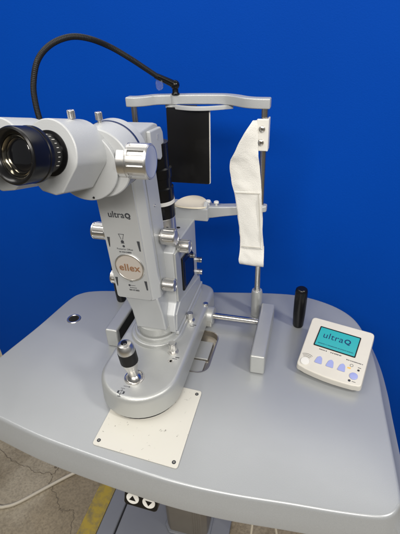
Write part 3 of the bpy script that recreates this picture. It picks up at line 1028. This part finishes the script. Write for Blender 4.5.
# ------------------------------------------------------------------ microscope head
hd = obj("head_body", [prism([(-0.205, 0.385), (-0.205, 0.4125), (-0.112, 0.4125), (-0.098, 0.4080), (-0.094, 0.385), (-0.098, 0.365), (-0.112, 0.358), (-0.205, 0.358)], -0.2140, -0.1470, 'u', 0.003),
                       box(-0.1985, -0.1720, -0.196, -0.150, 0.4120, 0.4160, 0.0015), box(-0.192, -0.1800, -0.17, -0.14, 0.4140, 0.4185, 0.0015)], PALE, sl)
obj("side_cover", prism([(-0.147, 0.4085), (-0.102, 0.4050), (-0.095, 0.3960), (-0.094, 0.374), (-0.100, 0.362), (-0.113, 0.358), (-0.147, 0.372)], -0.1475, -0.1405, 'u', 0.0022), PALE, hd)
obj("cover_mark", merge(bmesh.new(), prism([(-0.1225, 0.3985), (-0.1155, 0.3980), (-0.1160, 0.3915), (-0.1190, 0.3890), (-0.1220, 0.3920)], -0.1408, -0.1400, 'u', 0.0003)), PAINT, hd)
DU, DZ = -0.169, 0.3945
drum = obj("magnifier_drum", lathe([(0.0405, 0), (0.0425, 0.0012), (0.0425, 0.0155), (0.0418, 0.0160), (0.0418, 0.0200), (0.0425, 0.0205), (0.0425, 0.0560), (0.0412, 0.0575), (0, 0.0575)],
                                   (DU, -0.1960, DZ), (0, -1, 0), 72), PALE, hd)
obj("drum_band", lathe([(0.0424, 0.0158), (0.0429, 0.0161), (0.0429, 0.0199), (0.0424, 0.0202)], (DU, -0.1960, DZ), (0, -1, 0), 72), NAVY, drum)
obj("drum_hole", cyl(0.0013, 0, 0.0005, (DU + 0.0415, -0.2480, DZ - 0.010), (1, 0, 0), 12), DARK, drum)
bk = knob("magnification_knob", (-0.1360, -0.2400, 0.3965), (1, 0, 0), 0.0215, 0.0310, SATIN, 10, 1.0, drum, 0.0016)
obj("knob_disc", lathe([(0.0190, 0.0295), (0.0190, 0.0309), (0.0178, 0.0315), (0, 0.0318)], (-0.1360, -0.2400, 0.3965), (1, 0, 0), 48), GLASSBLUE, bk)
obj("lettering", merge(bmesh.new(), text_bm("20", 0.0048, frame((-0.1275, -0.2570, 0.3830), (1, 0, 0), (0, 0.6, 0.8)), 0.0002)), INK, bk, weighted=False)


def thumb_screw(o, par):
    return obj("thumb_screw", lathe([(0.0024, -0.004), (0.0024, 0.005), (0.0044, 0.0056), (0.0044, 0.0138), (0.0038, 0.0146), (0, 0.0146)], o, (0, 0, 1), 36, (9, 0.0008, 0.0049, 0.0149)), SATIN, par)


thumb_screw((-0.174, -0.224, 0.4350), drum)
# binocular mount disc
md = obj("mount_disc", lathe([(0.0420, 0), (0.0435, 0.001), (0.0445, 0.002), (0.0445, 0.0070), (0.0435, 0.008), (0, 0.008)], (-0.1860, -0.2520, 0.3935), (0, -1, 0), 72), PALE, hd)
obj("pin_hole", cyl(0.0015, 0, 0.0006, (-0.1790, -0.2600, 0.3535), (0, -1, 0), 12), DARK, md)


def binocular(B, yaw, mirror, full=True):
    el = R(13)
    d = Vector((math.sin(R(yaw)) * math.cos(el), -math.cos(el) * math.cos(R(yaw)), math.sin(el)))
    a = d.cross(Vector((0, 0, 1)))
    a = Vector((1, 0, 0)) if a.length < 1e-6 else -a.normalized()
    if a.x < 0:
        a = -a
    b = d.cross(a)
    if b.z < 0:
        b = -b
    # local frame: x right, y up, z = towards the operator (mirrored so it stays right-handed)
    F = Matrix(((a.x, b.x, d.x, B[0]), (a.y, b.y, d.y, B[1]), (a.z, b.z, d.z, B[2]), (0, 0, 0, 1)))
    s = -1 if mirror else 1
    r = 0.0365
    prof = []
    for k in range(29):
        t = R(-18 + 216 * k / 28)
        prof.append((r * math.cos(t) * s, r * math.sin(t)))
    prof += [(-0.0280 * s, -0.0310), (-0.0150 * s, -0.0425), (0.004 * s, -0.0455), (0.0145 * s, -0.0420)]

    def put(bm):
        bmesh.ops.transform(bm, matrix=F, verts=bm.verts)
        bmesh.ops.recalc_face_normals(bm, faces=bm.faces)
        return bm
    h = obj("prism_housing", put(prism(prof, -0.006, 0.0500, 'z', 0.0018, 3, 22)), PALE, hd)
    if not mirror:
        thumb_screw(tuple(F @ Vector((0.004, 0.0318, 0.014))), h)
    ey = obj("eyepiece", put(lathe([(0.0245, 0.0480), (0.0245, 0.0515), (0.0212, 0.0525), (0.0212, 0.0720), (0.0262, 0.0735), (0.0290, 0.0755), (0.0292, 0.0800), (0.0284, 0.0808), (0.0284, 0.0832), (0.0288, 0.0840),
                                    (0.0288, 0.1010), (0.0280, 0.1030), (0.0262, 0.1040), (0.0240, 0.1028), (0.0225, 0.1000), (0.0215, 0.0990), (0.0208, 0.0960), (0.0200, 0.0930)], seg=72)), BLACK, h)
    ticks = []
    for k in range(15):
        t = R(-30 + 13 * k)
        L = 0.0030 if k % 3 else 0.0042
        t_ = box(-0.00035, 0.00035, -0.0002, 0.0002, 0, L)
        bmesh.ops.transform(t_, matrix=Matrix.Rotation(t - PI / 2, 4, 'Z') @ Matrix.Translation((0, 0.0213, 0.0600 - L / 2)), verts=t_.verts)
        ticks.append(put(t_))
    obj("scale_ticks", ticks, WHITE, ey, weighted=False)
    obj("lens_ring", put(lathe([(0.0202, 0.0925), (0.0204, 0.0965), (0.0196, 0.0968), (0.0186, 0.0940), (0.0180, 0.0925)], seg=64)), GOLD, ey)
    obj("lens", put(lathe([(0.0188 * math.sin(R(90 * k / 10)), 0.0905 + 0.0055 * math.cos(R(90 * k / 10))) for k in range(11)][::-1], seg=48)), LENS, ey)


binocular((-0.1890, -0.258, 0.4110), -8, False)
binocular((-0.2540, -0.258, 0.4110), -6, True)

# ------------------------------------------------------------------ control box
cb = thing("control_box", "ivory control box with teal lit screen and lilac buttons on the table", "control box")
# top face plane from four corners
cTL, cTR, cBR, cBL = Vector((0.1135, -0.043, 0.0460)), Vector((0.2225, -0.069, 0.0450)), Vector((0.1960, -0.181, 0.0200)), Vector((0.0910, -0.152, 0.0210))
ox = (cTR - cTL + cBR - cBL).normalized()
oy = (cTL - cBL + cTR - cBR).normalized()
ctr = (cTL + cTR + cBR + cBL) / 4
CF = frame(ctr, ox, oy)
CI = CF.inverted()
q = [CI @ p for p in (cBL, cBR, cTR, cTL)]
# rounded outline in the face plane with a bowed front
ol = []
front = [(q[0].x + (q[1].x - q[0].x) * t, q[0].y + (q[1].y - q[0].y) * t - 0.0055 * math.sin(PI * t)) for t in (0, .2, .4, .6, .8, 1)]
ol = round_poly(front[:1] + [(q[1].x, q[1].y), (q[2].x, q[2].y), (q[3].x, q[3].y)], 0.008, 6)
# replace straight front by bow
ol2 = []
fl = Vector((q[0].x, q[0].y))
fr = Vector((q[1].x, q[1].y))
corner_n = 7
ol2 += ol[0:corner_n]
for t in (0.15, 0.3, 0.45, 0.6, 0.75, 0.88):
    p = fl.lerp(fr, t)
    ol2.append((p.x, p.y - 0.0045 * math.sin(PI * t)))
ol2 += ol[corner_n:]
nrm = (CF.to_3x3() @ Vector((0, 0, 1))).normalized()


def cbox_section(inset, depth=None, zabs=None):
    c0 = sum((Vector(p) for p in ol2), Vector((0, 0))) / len(ol2)
    res = []
    for p in ol2:
        v = Vector(p) - c0
        L = v.length
        v = v * ((L - inset) / L)
        w = CF @ Vector((c0.x + v.x, c0.y + v.y, -(depth or 0)))
        if zabs is not None:
            w = Vector((w.x, w.y, zabs))
        res.append(w)
    return res


bm = bmesh.new()
secs = [cbox_section(0.0028, 0.0), cbox_section(0.0010, 0.0005), cbox_section(0.0002, 0.0016), cbox_section(0.0, 0.0036), cbox_section(-0.0010, 0.0120), cbox_section(-0.0006, 0.0128), cbox_section(0.0025, 0.0140)]
rg = [[bm.verts.new(p) for p in s] for s in secs]
low = [bm.verts.new(p) for p in cbox_section(0.013, 0.014, 0.0035)]
rg.append(low)
for a, b in zip(rg[:-1], rg[1:]):
    for i in range(len(a)):
        bm.faces.new((a[i], b[i], b[(i + 1) % len(a)], a[(i + 1) % len(a)]))
bm.faces.new(rg[0])
bm.faces.new(rg[-1][::-1])
bmesh.ops.recalc_face_normals(bm, faces=bm.faces)
obj("case", bm, IVORY, cb, sharp=42)
for x, y in ((-0.042, -0.045), (0.040, -0.045), (-0.042, 0.045), (0.040, 0.045)):
    w = CF @ Vector((x, y, -0.014))
    obj("rubber_foot", cyl(0.006, 0.0005, 0.004, (w.x, w.y, 0), (0, 0, 1), 20), RUBBER, cb)


def face(bm):
    bmesh.ops.transform(bm, matrix=CF, verts=bm.verts)
    return bm


# screen corners in plane coords from their measured positions
scx, scy, sw_, sh_ = -0.0016, 0.0165, 0.0690, 0.0420
bz = bmesh.new()
fo = rrect(scx, scy, sw_ + 0.0035, sh_ + 0.0035, 0.0014, 3)
fi = rrect(scx, scy, sw_, sh_, 0.0006, 3)
A0 = [bz.verts.new((x, y, 0.0003)) for x, y in fo]
A1 = [bz.verts.new((x, y, 0.0012)) for x, y in fo]
B1 = [bz.verts.new((x, y, 0.0012)) for x, y in fi]
B0 = [bz.verts.new((x, y, 0.0003)) for x, y in fi]
for P_, Q_ in ((A0, A1), (A1, B1), (B1, B0)):
    for i in range(len(P_)):
        bz.faces.new((P_[i], P_[(i + 1) % len(P_)], Q_[(i + 1) % len(P_)], Q_[i]))
scn = obj("screen", face(box(scx - sw_ / 2, scx + sw_ / 2, scy - sh_ / 2, scy + sh_ / 2, 0.0001, 0.0006)), SCREEN, cb)
obj("screen_frame", face(bz), RUBBER, scn)
TX = Matrix.Translation
obj("lettering", [face(text_bm("ultra", 0.0185, TX((scx - 0.0085, scy + 0.0050, 0.0008)), 0.0001, 0.0, 1.05)),
                  face(text_bm("Q", 0.0140, TX((scx + 0.0168, scy + 0.0045, 0.0008)), 0.0001, 0.0004))], LCDINK, scn, weighted=False)
ln = dashes(scx - sw_ / 2 + 0.004, scx + sw_ / 2 - 0.004, scy - sh_ / 2 + 0.0065, 0.0020, 11)
obj("status_line", [face(merge(bmesh.new(), b_, TX((0, 0, 0.0007)))) for b_ in ln], LCDFAINT, scn, weighted=False)


def face_uv(P):
    w = CI @ Vector(P)
    return w.x, w.y


by = -0.0335
for k in range(3):
    cx = -0.0195 + 0.0195 * k
    pts = [(cx - 0.0065, by - 0.0075), (cx + 0.0065, by - 0.0075), (cx + 0.0042, by + 0.0050), (cx, by + 0.0085), (cx - 0.0042, by + 0.0050)]
    obj("push_button", face(prism(round_poly(pts, 0.0022, 3), 0.0001, 0.0016, 'z', 0.0005, 2, 50)), LILAC, cb)
obj("speaker_knob", face(lathe([(0.0078, 0.0001), (0.0078, 0.0012), (0.0070, 0.0022), (0, 0.0026)], (-0.0407, by - 0.0118, 0), (0, 0, 1), 36)), WHITE, cb)
rb = obj("round_button", face(lathe([(0.0066, 0.0001), (0.0066, 0.0014), (0.0058, 0.0020), (0, 0.0022)], (0.0408, by - 0.0092, 0), (0, 0, 1), 36)), LILAC, cb)
for (x0, x1, y_, h_, sd) in ((-0.026, -0.012, 0.0228, 0.0019, 21), (-0.006, 0.013, 0.0228, 0.0022, 22), (0.022, 0.050, 0.0190, 0.0018, 23)):
    obj("caption_line", [face(merge(bmesh.new(), b_, TX((0, 0, 0.0001)))) for b_ in dashes(x0, x1, by + y_, h_, sd)], INK, cb, weighted=False)
arcs = []
for r_ in (0.0105, 0.0135, 0.0165):
    arc = bmesh.new()
    vs = []
    for k in range(13):
        t = R(58 + 64 * k / 12)
        vs.append([arc.verts.new((-0.0407 + rr * math.cos(t), by - 0.0118 + rr * math.sin(t), 0.0003)) for rr in (r_, r_ + 0.0007)])
    for a_, b_ in zip(vs[:-1], vs[1:]):
        arc.faces.new((a_[0], a_[1], b_[1], b_[0]))
    arcs.append(face(arc))
obj("sound_icon", arcs, INK, cb, weighted=False)
for (dx, dy, r_, tail) in ((0.0380, -0.0195, 0.0022, 0.0040), (0.0470, 0.0050, 0.0020, 0.0)):
    ic = [face(cyl(r_, 0.0001, 0.0003, (scx + dx, by + dy, 0), (0, 0, 1), 16))]
    if tail:
        ic.append(face(merge(bmesh.new(), box(scx + dx + 0.004, scx + dx + 0.010, by + dy - 0.0004, by + dy + 0.0004, 0.0001, 0.0003))))
    else:
        ic.append(face(merge(bmesh.new(), box(scx + dx - 0.002, scx + dx + 0.003, by + dy + 0.0048, by + dy + 0.0058, 0.0001, 0.0003))))
    obj("key_icon", ic, INK, cb, weighted=False)
obj("ring_icon", face(lathe([(0.0028, 0.0001), (0.0028, 0.0003), (0.0022, 0.0003), (0.0022, 0.0001)], (scx + 0.0345, by + 0.0105, 0), (0, 0, 1), 20)), INK, cb, weighted=False)
obj("warning_mark", face(prism([(scx + 0.029, by + 0.0025), (scx + 0.0345, by + 0.0025), (scx + 0.0345, by + 0.006), (scx + 0.029, by + 0.005)], 0.0001, 0.0003, 'z')), mat("amber_ink", (0.75, 0.45, 0.10), 0.5), cb)
